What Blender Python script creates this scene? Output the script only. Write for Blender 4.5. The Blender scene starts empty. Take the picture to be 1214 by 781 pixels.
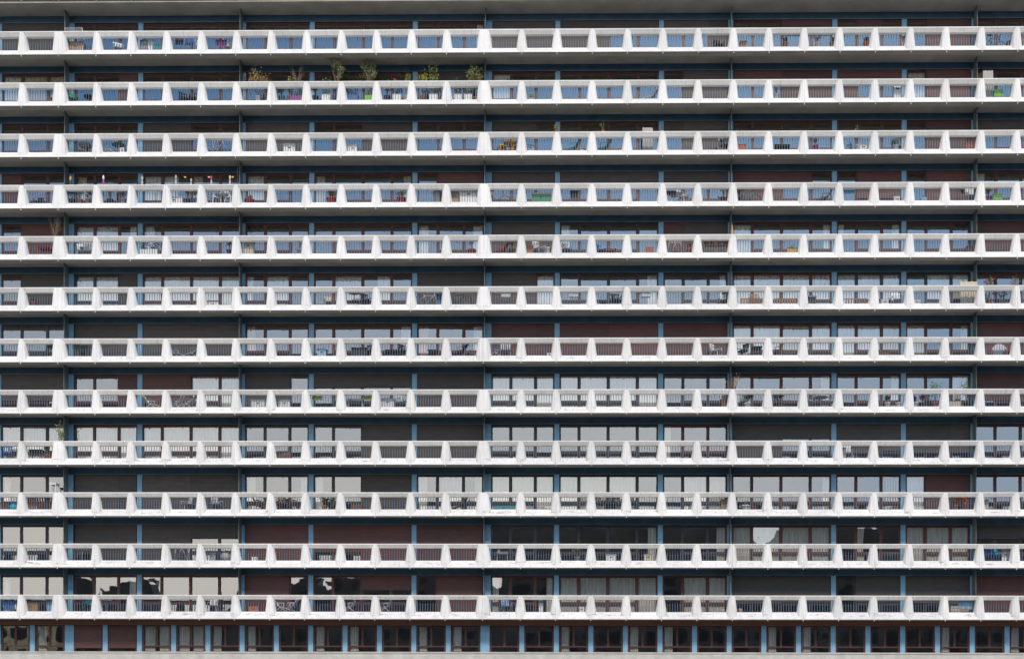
import bpy, math, random
from math import sin, cos, pi, radians, atan2, hypot
from mathutils import Vector, Matrix
random.seed(7)
scene = bpy.context.scene
col = scene.collection

# ------------------------------------------------------------------ measures
P = 1.92            # precast panel width
FH = 2.80           # storey height
EX = 0.13           # extra half width of the expansion joint ribs
D = 69.8            # camera distance from the parapet fronts
X13 = -4.70
def rib_x(i):
    x = X13 + (i - 13) * P
    if i > 13: x += EX
    elif i < 13: x -= EX
    if i < 1: x -= 2 * EX
    elif i == 1: x -= EX
    return x
def zb(r):          # underside of the slab of balcony row r (1 = top, 12 = lowest)
    return 6.261 + FH * (12 - r)
I0, I1 = -4, 32
XL, XR = rib_x(I0), rib_x(I1)
FL = .37             # floor level above the lower edge of the parapet
YF = 1.65           # plane of the recessed front
DEEP = 5.4

# ------------------------------------------------------------------ camera
cam_d = bpy.data.cameras.new('camera')
cam = bpy.data.objects.new('camera', cam_d); col.objects.link(cam)
cam.location = (0, -D, 0)
YAW, ROLL = radians(0.79), radians(0.145)
cam.matrix_world = Matrix.Translation((0, -D, 0)) @ Matrix.Rotation(YAW, 4, 'Z') @ Matrix.Rotation(radians(90), 4, 'X') @ Matrix.Rotation(ROLL, 4, 'Z')
FPX = 1522.0
cam_d.sensor_width = 36; cam_d.lens = FPX / 1214 * 36
cam_d.shift_x = -46.2 / 1214; cam_d.shift_y = 479.5 / 1214
cam_d.clip_start = 0.5; cam_d.clip_end = 6000
scene.camera = cam
def px(xi, y):      # world x that the photograph shows at pixel column xi on plane y
    c = (xi - 653.2) / FPX
    dx, dy = cos(YAW) * c - sin(YAW), sin(YAW) * c + cos(YAW)
    return dx / dy * (y + D)

# ------------------------------------------------------------------ world, sun
HAZE_EAST = (9.2, 10.9, 13.0, 1)
SKY_TINT = (.60, .94, 1.30, 1); HAZE = (17.0, 15.9, 14.4, 1)
SUN_EL, SUN_AZ = radians(37), radians(170)   # azimuth: sun stands in front of the facade, slightly left
w = bpy.data.worlds.new('World'); scene.world = w; w.use_nodes = True
nt = w.node_tree; nt.nodes.clear()
sky = nt.nodes.new('ShaderNodeTexSky'); sky.sky_type = 'NISHITA'; sky.sun_disc = False
sky.sun_elevation = SUN_EL; sky.sun_rotation = SUN_AZ
sky.air_density = 1.6; sky.dust_density = 0.6; sky.ozone_density = 2.2
bg = nt.nodes.new('ShaderNodeBackground'); bg.inputs[1].default_value = 0.12
wo = nt.nodes.new('ShaderNodeOutputWorld')
gm = nt.nodes.new('ShaderNodeTexCoord'); sx = nt.nodes.new('ShaderNodeSeparateXYZ'); nt.links.new(gm.outputs['Generated'], sx.inputs[0])
hz = nt.nodes.new('ShaderNodeValToRGB'); e = hz.color_ramp.elements        # haze: strong near the horizon, gone higher up
e[0].position = .14; e[0].color = (1, 1, 1, 1); e[1].position = .41; e[1].color = (0, 0, 0, 1)
nt.links.new(sx.outputs['Z'], hz.inputs[0])
tint = nt.nodes.new('ShaderNodeMix'); tint.data_type = 'RGBA'; tint.blend_type = 'MULTIPLY'; tint.inputs[0].default_value = 1
tint.inputs[7].default_value = SKY_TINT; nt.links.new(sky.outputs[0], tint.inputs[6])
hx = nt.nodes.new('ShaderNodeMapRange'); hx.inputs[1].default_value = .09; hx.inputs[2].default_value = .27; nt.links.new(sx.outputs['X'], hx.inputs[0])
hc = nt.nodes.new('ShaderNodeMix'); hc.data_type = 'RGBA'; hc.inputs[6].default_value = HAZE; hc.inputs[7].default_value = HAZE_EAST; nt.links.new(hx.outputs[0], hc.inputs[0])
hm = nt.nodes.new('ShaderNodeMix'); hm.data_type = 'RGBA'; nt.links.new(hc.outputs[2], hm.inputs[7])
nt.links.new(hz.outputs[0], hm.inputs[0]); nt.links.new(tint.outputs[2], hm.inputs[6])
nt.links.new(hm.outputs[2], bg.inputs[0]); nt.links.new(bg.outputs[0], wo.inputs[0])
sun_d = bpy.data.lights.new('sun', 'SUN'); sun_d.energy = 2.3; sun_d.angle = radians(9); sun_d.color = (1, .84, .67)
sun = bpy.data.objects.new('sun', sun_d); col.objects.link(sun)
sdir = Vector((sin(SUN_AZ) * cos(SUN_EL), cos(SUN_AZ) * cos(SUN_EL), sin(SUN_EL)))
sun.rotation_euler = sdir.to_track_quat('Z', 'Y').to_euler()

# ------------------------------------------------------------------ materials
def base_mat(name):
    m = bpy.data.materials.new(name); m.use_nodes = True
    t = m.node_tree; b = t.nodes['Principled BSDF']
    return m, t, b
def mat(name, c, rough=.7, var=.12, scale=6, metal=0, spec=.4, bump=0, stretch=None):
    m, t, b = base_mat(name)
    tc = t.nodes.new('ShaderNodeTexCoord'); mp = t.nodes.new('ShaderNodeMapping')
    t.links.new(tc.outputs['Object'], mp.inputs[0])
    if stretch: mp.inputs['Scale'].default_value = stretch
    n = t.nodes.new('ShaderNodeTexNoise'); n.inputs['Scale'].default_value = scale; n.inputs['Detail'].default_value = 6
    t.links.new(mp.outputs[0], n.inputs['Vector'])
    r = t.nodes.new('ShaderNodeValToRGB')
    r.color_ramp.elements[0].position = .3; r.color_ramp.elements[1].position = .7
    r.color_ramp.elements[0].color = (*[v * (1 - var) for v in c], 1); r.color_ramp.elements[1].color = (*[min(1, v * (1 + var)) for v in c], 1)
    t.links.new(n.outputs[0], r.inputs[0]); t.links.new(r.outputs[0], b.inputs['Base Color'])
    b.inputs['Roughness'].default_value = rough; b.inputs['Metallic'].default_value = metal
    b.inputs['Specular IOR Level'].default_value = spec
    if bump:
        bm_ = t.nodes.new('ShaderNodeBump'); bm_.inputs['Strength'].default_value = bump; bm_.inputs['Distance'].default_value = .02
        t.links.new(n.outputs[0], bm_.inputs['Height']); t.links.new(bm_.outputs[0], b.inputs['Normal'])
    return m
M = {}
def parapet_mat():
    m, t, b = base_mat('white_painted_concrete')
    N = t.nodes; L = t.links
    tc = N.new('ShaderNodeTexCoord'); geo = N.new('ShaderNodeNewGeometry')
    sep = N.new('ShaderNodeSeparateXYZ'); L.new(tc.outputs['Object'], sep.inputs[0])
    n1 = N.new('ShaderNodeTexNoise'); n1.inputs['Scale'].default_value = 1.3; n1.inputs['Detail'].default_value = 8
    L.new(geo.outputs['Position'], n1.inputs['Vector'])
    r1 = N.new('ShaderNodeValToRGB'); r1.color_ramp.elements[0].position = .3; r1.color_ramp.elements[1].position = .68
    r1.color_ramp.elements[0].color = (.86, .835, .785, 1); r1.color_ramp.elements[1].color = (.95, .925, .88, 1)
    L.new(n1.outputs[0], r1.inputs[0])
    # grime that collects on the sloping sill
    mp = N.new('ShaderNodeMapping'); mp.inputs['Scale'].default_value = (1.1, 1, 6); L.new(geo.outputs['Position'], mp.inputs[0])
    n2 = N.new('ShaderNodeTexNoise'); n2.inputs['Scale'].default_value = 1.5; n2.inputs['Detail'].default_value = 9; n2.inputs['Roughness'].default_value = .72
    L.new(mp.outputs[0], n2.inputs['Vector'])
    r2 = N.new('ShaderNodeValToRGB'); r2.color_ramp.elements[0].position = .54; r2.color_ramp.elements[1].position = .68
    L.new(n2.outputs[0], r2.inputs[0])
    band = N.new('ShaderNodeValToRGB'); e = band.color_ramp.elements
    e[0].position = .12; e[0].color = (0, 0, 0, 1); e[1].position = .40; e[1].color = (0, 0, 0, 1)
    a = band.color_ramp.elements.new(.2); a.color = (1, 1, 1, 1); a = band.color_ramp.elements.new(.3); a.color = (1, 1, 1, 1)
    L.new(sep.outputs['Z'], band.inputs[0])
    # rows lower down the facade are dirtier
    zs = N.new('ShaderNodeSeparateXYZ'); L.new(geo.outputs['Position'], zs.inputs[0])
    mr = N.new('ShaderNodeMapRange'); mr.inputs[1].default_value = 28; mr.inputs[2].default_value = 4; mr.inputs[3].default_value = .08; mr.inputs[4].default_value = .62
    L.new(zs.outputs['Z'], mr.inputs[0])
    mu = N.new('ShaderNodeMath'); mu.operation = 'MULTIPLY'; L.new(r2.outputs[0], mu.inputs[0]); L.new(band.outputs[0], mu.inputs[1])
    ms = N.new('ShaderNodeMapRange'); ms.inputs[1].default_value = 34; ms.inputs[2].default_value = 14; ms.inputs[3].default_value = .12; ms.inputs[4].default_value = .95; L.new(zs.outputs['Z'], ms.inputs[0])
    mu2 = N.new('ShaderNodeMath'); mu2.operation = 'MULTIPLY'; L.new(mu.outputs[0], mu2.inputs[0]); L.new(ms.outputs[0], mu2.inputs[1])
    mx = N.new('ShaderNodeMix'); mx.data_type = 'RGBA'; L.new(mu2.outputs[0], mx.inputs[0]); L.new(r1.outputs[0], mx.inputs[6])
    mx.inputs[7].default_value = (.22, .21, .19, 1)
    # overall soot, stronger low down
    mp3 = N.new('ShaderNodeMapping'); mp3.inputs['Scale'].default_value = (5, 5, .9); L.new(geo.outputs['Position'], mp3.inputs[0])
    n3 = N.new('ShaderNodeTexNoise'); n3.inputs['Scale'].default_value = 2; n3.inputs['Detail'].default_value = 8; L.new(mp3.outputs[0], n3.inputs['Vector'])
    r3 = N.new('ShaderNodeValToRGB'); r3.color_ramp.elements[0].position = .42; r3.color_ramp.elements[1].position = .75
    r3.color_ramp.elements[0].color = (1, 1, 1, 1); r3.color_ramp.elements[1].color = (.72, .71, .69, 1)
    L.new(n3.outputs[0], r3.inputs[0])
    m3 = N.new('ShaderNodeMix'); m3.data_type = 'RGBA'; m3.blend_type = 'MULTIPLY'
    L.new(mr.outputs[0], m3.inputs[0]); L.new(mx.outputs[2], m3.inputs[6]); L.new(r3.outputs[0], m3.inputs[7])
    # every precast panel has a slightly different tone
    oi = N.new('ShaderNodeObjectInfo')
    fx = N.new('ShaderNodeMath'); fx.operation = 'MULTIPLY_ADD'; fx.inputs[1].default_value = 1 / P; fx.inputs[2].default_value = 40 + (4.7 + EX) / P; L.new(zs.outputs['X'], fx.inputs[0])
    fl = N.new('ShaderNodeMath'); fl.operation = 'FLOOR'; L.new(fx.outputs[0], fl.inputs[0])
    ad = N.new('ShaderNodeMath'); ad.operation = 'MULTIPLY_ADD'; ad.inputs[1].default_value = 91.7; L.new(oi.outputs['Random'], ad.inputs[0]); L.new(fl.outputs[0], ad.inputs[2])
    wn = N.new('ShaderNodeTexWhiteNoise'); wn.noise_dimensions = '1D'; L.new(ad.outputs[0], wn.inputs['W'])
    vr = N.new('ShaderNodeMapRange'); vr.inputs[3].default_value = .90; vr.inputs[4].default_value = 1.03; L.new(wn.outputs[0], vr.inputs[0])
    # rain streaks
    mp5 = N.new('ShaderNodeMapping'); mp5.inputs['Scale'].default_value = (14, 3, .5); L.new(geo.outputs['Position'], mp5.inputs[0])
    n5 = N.new('ShaderNodeTexNoise'); n5.inputs['Scale'].default_value = 1; n5.inputs['Detail'].default_value = 5; L.new(mp5.outputs[0], n5.inputs['Vector'])
    r5 = N.new('ShaderNodeMapRange'); r5.inputs[1].default_value = .55; r5.inputs[2].default_value = .78; r5.inputs[3].default_value = 1; r5.inputs[4].default_value = .78; L.new(n5.outputs[0], r5.inputs[0])
    mm = N.new('ShaderNodeMath'); mm.operation = 'MULTIPLY'; L.new(vr.outputs[0], mm.inputs[0]); L.new(r5.outputs[0], mm.inputs[1])
    vs_ = N.new('ShaderNodeVectorMath'); vs_.operation = 'SCALE'; L.new(m3.outputs[2], vs_.inputs[0]); L.new(mm.outputs[0], vs_.inputs['Scale'])
    L.new(vs_.outputs[0], b.inputs['Base Color'])
    b.inputs['Roughness'].default_value = .85; b.inputs['Specular IOR Level'].default_value = .25
    bp = N.new('ShaderNodeBump'); bp.inputs['Strength'].default_value = .25; bp.inputs['Distance'].default_value = .01
    n4 = N.new('ShaderNodeTexNoise'); n4.inputs['Scale'].default_value = 25; n4.inputs['Detail'].default_value = 4; L.new(geo.outputs['Position'], n4.inputs['Vector'])
    L.new(n4.outputs[0], bp.inputs['Height']); L.new(bp.outputs[0], b.inputs['Normal'])
    return m
M['parapet'] = parapet_mat()
def glass_mat(name, refl, tint):
    m = bpy.data.materials.new(name); m.use_nodes = True; t = m.node_tree; t.nodes.clear(); N = t.nodes; L = t.links
    out = N.new('ShaderNodeOutputMaterial'); mix = N.new('ShaderNodeMixShader'); gl = N.new('ShaderNodeBsdfGlossy'); tr = N.new('ShaderNodeBsdfTransparent')
    geo = N.new('ShaderNodeNewGeometry')
    n = N.new('ShaderNodeTexNoise'); n.inputs['Scale'].default_value = .9; n.inputs['Detail'].default_value = 1.5; L.new(geo.outputs['Position'], n.inputs['Vector'])
    bp = N.new('ShaderNodeBump'); bp.inputs['Strength'].default_value = 1; bp.inputs['Distance'].default_value = .004
    L.new(n.outputs[0], bp.inputs['Height']); L.new(bp.outputs[0], gl.inputs['Normal'])
    gl.inputs['Roughness'].default_value = .012; gl.inputs['Color'].default_value = (.95, .97, 1, 1)
    tr.inputs['Color'].default_value = (*tint, 1)
    fr = N.new('ShaderNodeFresnel'); fr.inputs[0].default_value = 1.5
    mr = N.new('ShaderNodeMapRange'); mr.inputs[1].default_value = .04; mr.inputs[2].default_value = 1; mr.inputs[3].default_value = refl; mr.inputs[4].default_value = 1
    L.new(fr.outputs[0], mr.inputs[0]); L.new(mr.outputs[0], mix.inputs[0]); L.new(tr.outputs[0], mix.inputs[1]); L.new(gl.outputs[0], mix.inputs[2])
    L.new(mix.outputs[0], out.inputs[0])
    return m
M['glass'] = glass_mat('window_glass', .25, (.95, .96, .93))
M['glass_clear'] = glass_mat('clear_glass', .2, (.85, .88, .88))
def slat_mat(name, c, dark):
    m, t, b = base_mat(name); N = t.nodes; L = t.links
    geo = N.new('ShaderNodeNewGeometry'); sp = N.new('ShaderNodeSeparateXYZ'); L.new(geo.outputs['Position'], sp.inputs[0])
    mu = N.new('ShaderNodeMath'); mu.operation = 'MULTIPLY'; mu.inputs[1].default_value = 1 / .075; L.new(sp.outputs['Z'], mu.inputs[0])
    fr = N.new('ShaderNodeMath'); fr.operation = 'FRACT'; L.new(mu.outputs[0], fr.inputs[0])
    r = N.new('ShaderNodeValToRGB'); r.color_ramp.elements[0].color = (*dark, 1); r.color_ramp.elements[0].position = .05
    r.color_ramp.elements[1].color = (*c, 1); r.color_ramp.elements[1].position = .3; L.new(fr.outputs[0], r.inputs[0])
    mp = N.new('ShaderNodeMapping'); mp.inputs['Scale'].default_value = (.6, .6, 3.5); L.new(geo.outputs['Position'], mp.inputs[0])
    n = N.new('ShaderNodeTexNoise'); n.inputs['Scale'].default_value = 2.2; n.inputs['Detail'].default_value = 7; L.new(mp.outputs[0], n.inputs['Vector'])
    r2 = N.new('ShaderNodeValToRGB'); r2.color_ramp.elements[0].color = (.72, .72, .74, 1); r2.color_ramp.elements[1].color = (1.18, 1.15, 1.1, 1)
    r2.color_ramp.elements[0].position = .3; r2.color_ramp.elements[1].position = .7; L.new(n.outputs[0], r2.inputs[0])
    oi = N.new('ShaderNodeObjectInfo'); mr = N.new('ShaderNodeMapRange'); mr.inputs[3].default_value = .75; mr.inputs[4].default_value = 1.25; L.new(oi.outputs['Random'], mr.inputs[0])
    mx = N.new('ShaderNodeMix'); mx.data_type = 'RGBA'; mx.blend_type = 'MULTIPLY'; mx.inputs[0].default_value = 1
    L.new(r.outputs[0], mx.inputs[6]); L.new(r2.outputs[0], mx.inputs[7])
    vm = N.new('ShaderNodeVectorMath'); vm.operation = 'SCALE'; L.new(mx.outputs[2], vm.inputs[0]); L.new(mr.outputs[0], vm.inputs['Scale'])
    L.new(vm.outputs[0], b.inputs['Base Color']); b.inputs['Roughness'].default_value = .55
    return m
M['shut_grey'] = slat_mat('grey_brown_shutter_slats', (.066, .056, .051), (.030, .026, .024))
M['shut_red'] = slat_mat('mahogany_shutter_slats', (.10, .036, .032), (.040, .016, .014))
M['frame_red'] = mat('mahogany_frame', (.085, .028, .024), .45, .2, 5)
M['frame_dark'] = mat('dark_bronze_frame', (.035, .033, .04), .4, .2, 5)
M['paint_blue'] = mat('light_blue_paint', (.205, .405, .575), .5, .1, 3)
M['blue_shaded'] = mat('shaded_blue_beam_paint', (.034, .078, .12), .55, .18, 2.0)  # same light blue as the columns, with the slab's shade painted in
M['trim'] = mat('beam_trim_lit_tone', (.10, .17, .20), .5, .15, 2)  # lighter than the beam: light catching the trim is put into its colour
M['soffit'] = mat('bare_grey_concrete', (.47, .44, .365), .9, .16, .9)
M['brown'] = mat('brown_concrete', (.12, .09, .062), .9, .2, 1.2)
M['divider'] = mat('frosted_grey_divider', (.145, .175, .175), .6, .15, 2)
M['plinth'] = mat('pale_concrete', (.56, .54, .50), .9, .12, 2.0, bump=.2)
M['bars'] = mat('blue_grey_bars', (.12, .17, .24), .45, .1, 8)
M['room'] = mat('room_wall', (.17, .145, .115), .9, .6, .35)
M['floor'] = mat('balcony_floor', (.25, .24, .22), .9, .2, 2)
M['curtain'] = mat('lace_curtain', (.96, .94, .88), .95, .12, 3, stretch=(4, 1, .3))
M['curtain_warm'] = mat('cream_curtain', (.72, .62, .45), .95, .12, 3, stretch=(4, 1, .3))
M['curtain_peach'] = mat('peach_curtain', (.72, .45, .36), .95, .12, 3)
M['curtain_red'] = mat('red_curtain', (.40, .06, .06), .95, .15, 3)
M['ground'] = mat('ground_paving', (.34, .325, .285), .95, .25, .05)
M['street_wall'] = mat('weathered_street_wall', (.13, .12, .105), .9, .35, .15)
M['street_gold'] = mat('golden_stone', (.95, .70, .38), .9, .3, .3)
M['soil'] = mat('potting_soil', (.05, .035, .025), .95, .2, 8)
colors = dict(offwhite=(.46, .44, .40), white=(.82, .82, .80), black=(.02, .02, .023), dark=(.06, .065, .07), green=(.06, .28, .12), teal=(.05, .32, .34), blue=(.05, .16, .42),
    lightblue=(.3, .5, .66), red=(.5, .035, .03), orange=(.62, .14, .04), terracotta=(.48, .17, .09), yellow=(.72, .42, .05), lime=(.42, .58, .05),
    brown=(.16, .07, .04), tan=(.45, .30, .17), wood=(.36, .2, .09), purple=(.30, .06, .28), magenta=(.42, .06, .26), grey=(.35, .36, .36),
    beige=(.62, .54, .42), turquoise=(.03, .45, .55), silver=(.6, .62, .64), pink=(.7, .3, .35), applegreen=(.2, .55, .06), burgundy=(.14, .02, .05))
for k, v in colors.items(): M[k] = mat(k + '_finish', v, .55, .12, 9)
leafc = dict(leaf=(.10, .19, .045), leaf_dark=(.05, .10, .03), leaf_yellow=(.25, .28, .08), leaf_olive=(.30, .32, .15), leaf_dry=(.38, .26, .12),
    flower_red=(.45, .03, .05), flower_pink=(.55, .12, .2), flower_yellow=(.6, .4, .04), flower_purple=(.25, .05, .28), flower_white=(.7, .7, .66))
for k, v in leafc.items(): M[k] = mat(k, v, .6, .3, 14)
M['twig'] = mat('twig_bark', (.24, .17, .12), .9, .2, 20)
def emit_mat(name, c, s):
    m, t, b = base_mat(name); b.inputs['Emission Color'].default_value = (*c, 1); b.inputs['Emission Strength'].default_value = s; return m
M['bulb'] = emit_mat('lit_lamp', (1, .5, .2), 1.1)

# ------------------------------------------------------------------ mesh helpers
class MB:
    def __init__(s): s.v = []; s.f = []
    def add(s, vs, fs):
        n = len(s.v); s.v += [tuple(q) for q in vs]; s.f += [[n + i for i in q] for q in fs]; return s
    def box(s, x0, x1, y0, y1, z0, z1, mtx=None):
        vs = [(x0, y0, z0), (x1, y0, z0), (x1, y1, z0), (x0, y1, z0), (x0, y0, z1), (x1, y0, z1), (x1, y1, z1), (x0, y1, z1)]
        if mtx: vs = [mtx @ Vector(q) for q in vs]
        return s.add(vs, [(0, 3, 2, 1), (4, 5, 6, 7), (0, 1, 5, 4), (1, 2, 6, 5), (2, 3, 7, 6), (3, 0, 4, 7)])
    def tube(s, a, b, r, r2=None, n=6, cap=True):
        a = Vector(a); b = Vector(b); r2 = r if r2 is None else r2
        d = (b - a); 
        if d.length < 1e-6: return s
        q = d.to_track_quat('Z', 'Y'); vs = []
        for c, rr in ((a, r), (b, r2)):
            for k in range(n): vs.append(c + q @ Vector((rr * cos(2 * pi * k / n), rr * sin(2 * pi * k / n), 0)))
        fs = [(k, (k + 1) % n, n + (k + 1) % n, n + k) for k in range(n)]
        if cap: fs += [tuple(range(n - 1, -1, -1)), tuple(range(n, 2 * n))]
        return s.add(vs, fs)
    def path(s, pts, r, n=6):
        for a, b in zip(pts, pts[1:]): s.tube(a, b, r, n=n)
        return s
    def lathe(s, prof, cx=0, cy=0, n=14, cap=True):
        vs = []; m = len(prof)
        for k in range(n):
            a = 2 * pi * k / n
            for r, z in prof: vs.append((cx + r * cos(a), cy + r * sin(a), z))
        fs = [(k * m + j, ((k + 1) % n) * m + j, ((k + 1) % n) * m + j + 1, k * m + j + 1) for k in range(n) for j in range(m - 1)]
        if cap: fs += [tuple(k * m for k in range(n - 1, -1, -1)), tuple(k * m + m - 1 for k in range(n))]
        return s.add(vs, fs)
    def leaf(s, p, size, up=.3):
        p = Vector(p); a = random.uniform(0, 2 * pi); e = random.uniform(-.5, 1) + up
        d = Vector((cos(a) * cos(e), sin(a) * cos(e), sin(e))); q = d.orthogonal().normalized()
        q = Matrix.Rotation(random.uniform(0, pi), 3, d) @ q
        l = size * random.uniform(.7, 1.3); wd = l * .32
        return s.add([p, p + d * l * .5 + q * wd, p + d * l, p + d * l * .5 - q * wd], [(0, 1, 2, 3)])
    def cloth(s, x0, x1, ztop, zbot, y, amp=.025, waves=5, n=24, ph=0, gather=None):
        vs = []; fs = []; m = 5
        for i in range(n + 1):
            u = i / n
            for j in range(m):
                v = j / (m - 1); x = x0 + (x1 - x0) * u
                if gather is not None: x = x0 + (x1 - x0) * u * (1 - gather * sin(pi * min(1, v * 1.0)) ** 1) if gather > 0 else x
                vs.append((x + .01 * sin(9 * v + u * 5), y + amp * sin(u * waves * 2 * pi + ph + .5 * v), ztop + (zbot - ztop) * v))
        for i in range(n):
            for j in range(m - 1): fs.append((i * m + j, (i + 1) * m + j, (i + 1) * m + j + 1, i * m + j + 1))
        return s.add(vs, fs)
    def mesh(s, name, m):
        me = bpy.data.meshes.new(name); me.from_pydata(s.v, [], s.f); me.materials.append(M[m] if isinstance(m, str) else m); me.update(); return me
    def build(s, name, m, parent=None, loc=(0, 0, 0)):
        return link(name, s.mesh(name, m), parent, loc)
def link(name, me, parent=None, loc=(0, 0, 0)):
    o = bpy.data.objects.new(name, me); col.objects.link(o); o.location = loc
    if parent: o.parent = parent
    return o
def empty(name, loc=(0, 0, 0), rz=0):
    o = bpy.data.objects.new(name, None); col.objects.link(o); o.location = loc; o.rotation_euler.z = rz; o.empty_display_size = .2; return o
def smooth(o, ang=40):
    for p_ in o.data.polygons: p_.use_smooth = True
    return o

# ------------------------------------------------------------------ setting
g = MB().add([(-3000, -3000, 0), (3000, -3000, 0), (3000, 3000, 0), (-3000, 3000, 0)], [(0, 1, 2, 3)]).build('ground', 'ground', loc=(0, 0, -1.7))
g['kind'] = 'structure'

# ------------------------------------------------------------------ the apartment building
B = empty('apartment_building')
B['label'] = 'long white and blue apartment slab with twelve stacked rows of trapezoid balcony openings'
B['category'] = 'building'

def parapet_mesh(z_off=0):
    """one storey of folded white precast panels with trapezoid openings, continuous along the facade"""
    mb = MB()
    H = 1.306
    for i in range(I0, I1):
        xl, xr = rib_x(i), rib_x(i + 1)
        jl, jr = i in (1, 13), (i + 1) in (1, 13)
        # ridge edges
        a = xl + (.07 if not jl else .07 + EX); b = xr - (.07 if not jr else .07 + EX); c = (a + b) / 2 if False else None
        mid_l = xl + (EX if jl else 0); mid_r = xr - (EX if jr else 0); cx = (mid_l + mid_r) / 2
        hb, ht = .66, .765
        # points: F ridge edges bottom/top, O opening, I inner
        F = [(a, 0, .04), (b, 0, .04), (b, .065, 1.262), (a, .065, 1.262)]
        O = [(cx - hb, .374, .427), (cx + hb, .374, .427), (cx + ht, .22, 1.09), (cx - ht, .22, 1.09)]
        Bk = [(cx - hb, .45, .427), (cx + hb, .45, .427), (cx + ht, .45, 1.09), (cx - ht, .45, 1.09)]
        vs = F + O + Bk
        fs = [(0, 1, 33, 5, 4, 32), (2, 3, 35, 7, 6, 34), (32, 4, 7, 35), (0, 32, 35, 3), (33, 34, 6, 5), (1, 2, 34, 33), (4, 5, 9, 8), (5, 6, 10, 9), (6, 7, 11, 10), (7, 4, 8, 11)]
        # back frame
        vs += [(xl, .45, 0), (xr, .45, 0), (xr, .45, H), (xl, .45, H)]
        fs += [(12, 8, 9, 13), (13, 9, 10, 14), (14, 10, 11, 15), (15, 11, 8, 12)]
        # bottom lip, top lip, top face
        vs += [(a, 0, 0), (b, 0, 0), (b, .067, H), (a, .067, H)]
        fs += [(16, 17, 1, 0), (3, 2, 18, 19), (19, 18, 14, 15)]
        # half ridges with groove at each end
        gl = .006
        vs += [(xl + gl, .002, 0), (xl + gl, .002, .04), (xl + gl, .065, 1.262), (xl + gl, .067, H), (xr - gl, .002, 0), (xr - gl, .002, .04), (xr - gl, .065, 1.262), (xr - gl, .067, H)]
        fs += [(20, 16, 0, 21), (21, 0, 3, 22), (22, 3, 19, 23), (17, 24, 25, 1), (1, 25, 26, 2), (2, 26, 27, 18)]
        vs += [(xl, .025, 0), (xl, .09, H), (xr, .025, 0), (xr, .09, H)]
        fs += [(28, 20, 21, 22, 23, 29), (24, 30, 31, 27, 26, 25), (23, 19, 15, 29), (18, 27, 31, 14)]
        vs += [(cx - .725, .105, .04 + .387 * .105 / .374), (cx + .725, .105, .04 + .387 * .105 / .374), (cx + .835, .115, 1.262 - .172 * (.115 - .065) / .155), (cx - .835, .115, 1.262 - .172 * (.115 - .065) / .155)]
        mb.add(vs, fs)
        # small drip spout below the joint
        mb.box(xl - .018, xl + .018, .04, .10, -.08, .03)
    me = mb.mesh('parapet', 'parapet')
    import bmesh
    bm = bmesh.new(); bm.from_mesh(me); bmesh.ops.remove_doubles(bm, verts=bm.verts, dist=.0005)
    bmesh.ops.recalc_face_normals(bm, faces=bm.faces); bm.to_mesh(me); bm.free()
    return me
PM = parapet_mesh()
rb = MB()
x = XL + .1
rb.box(XL, XR, .47, .50, 1.13, 1.17); rb.box(XL, XR, .47, .50, .39, .42)
while x < XR:
    rb.box(x - .013, x + .013, .474, .496, .40, 1.15); x += .141
RM = rb.mesh('railing', 'bars')
DIV = [1, 6, 13, 20, 27]
for r in range(0, 13):
    z = zb(r)
    slab = MB().box(XL, XR, .452, DEEP, .16, FL - .006).box(XL, XR, .125, .446, .006 if r else .10, .15).build('balcony_slab', 'soffit', B, (0, 0, z))
    link('parapet', PM, slab, (0, 0, .26 if r == 0 else 0)); link('railing', RM, slab)
    fin = MB().box(XL, XR, .47, YF + .02, FL - .005, FL).build('floor_finish', 'floor', slab)
    if r < 12:
        MB().box(XL, XR, YF - .085, YF + .28, -.225, .158).build('edge_beam', 'blue_shaded', B, (0, 0, z))
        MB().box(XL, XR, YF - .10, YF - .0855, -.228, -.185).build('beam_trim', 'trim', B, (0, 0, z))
    else:
        MB().box(XL, XR, 1.22, YF + .28, -.218, .158).build('edge_beam', 'brown', B, (0, 0, z))
for i in DIV:
    o = MB().box(-.015, .015, .90, YF - .105, 0, 12 * FH - .0).build('balcony_divider', 'divider', B, (rib_x(i), 0, zb(12) + FL + .01))
for i in [-4, -1, 1, 3, 6, 8, 11, 13, 15, 18, 20, 23, 25, 27, 29, 32]:
    hw = .21 if i in (1, 13) else .135
    if i in (1, 13): off = .13
    else: off = .03
    o = MB().box(-hw, hw, YF - .065, YF + .35, 0, 12 * FH - .0).build('blue_column', 'paint_blue', B, (rib_x(i) + (off if i != 1 else .06), 0, zb(12) + FL))
for i in [-4, 1, 6, 13, 20, 27, 32]:
    MB().box(-.1, .1, YF + .36, DEEP, 4, zb(0)).build('party_wall', 'room', B, (rib_x(i), 0, 0))
MB().box(XL, XR, DEEP, DEEP + .3, -1.7, zb(0) + 1).build('rear_wall', 'room', B)

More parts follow.
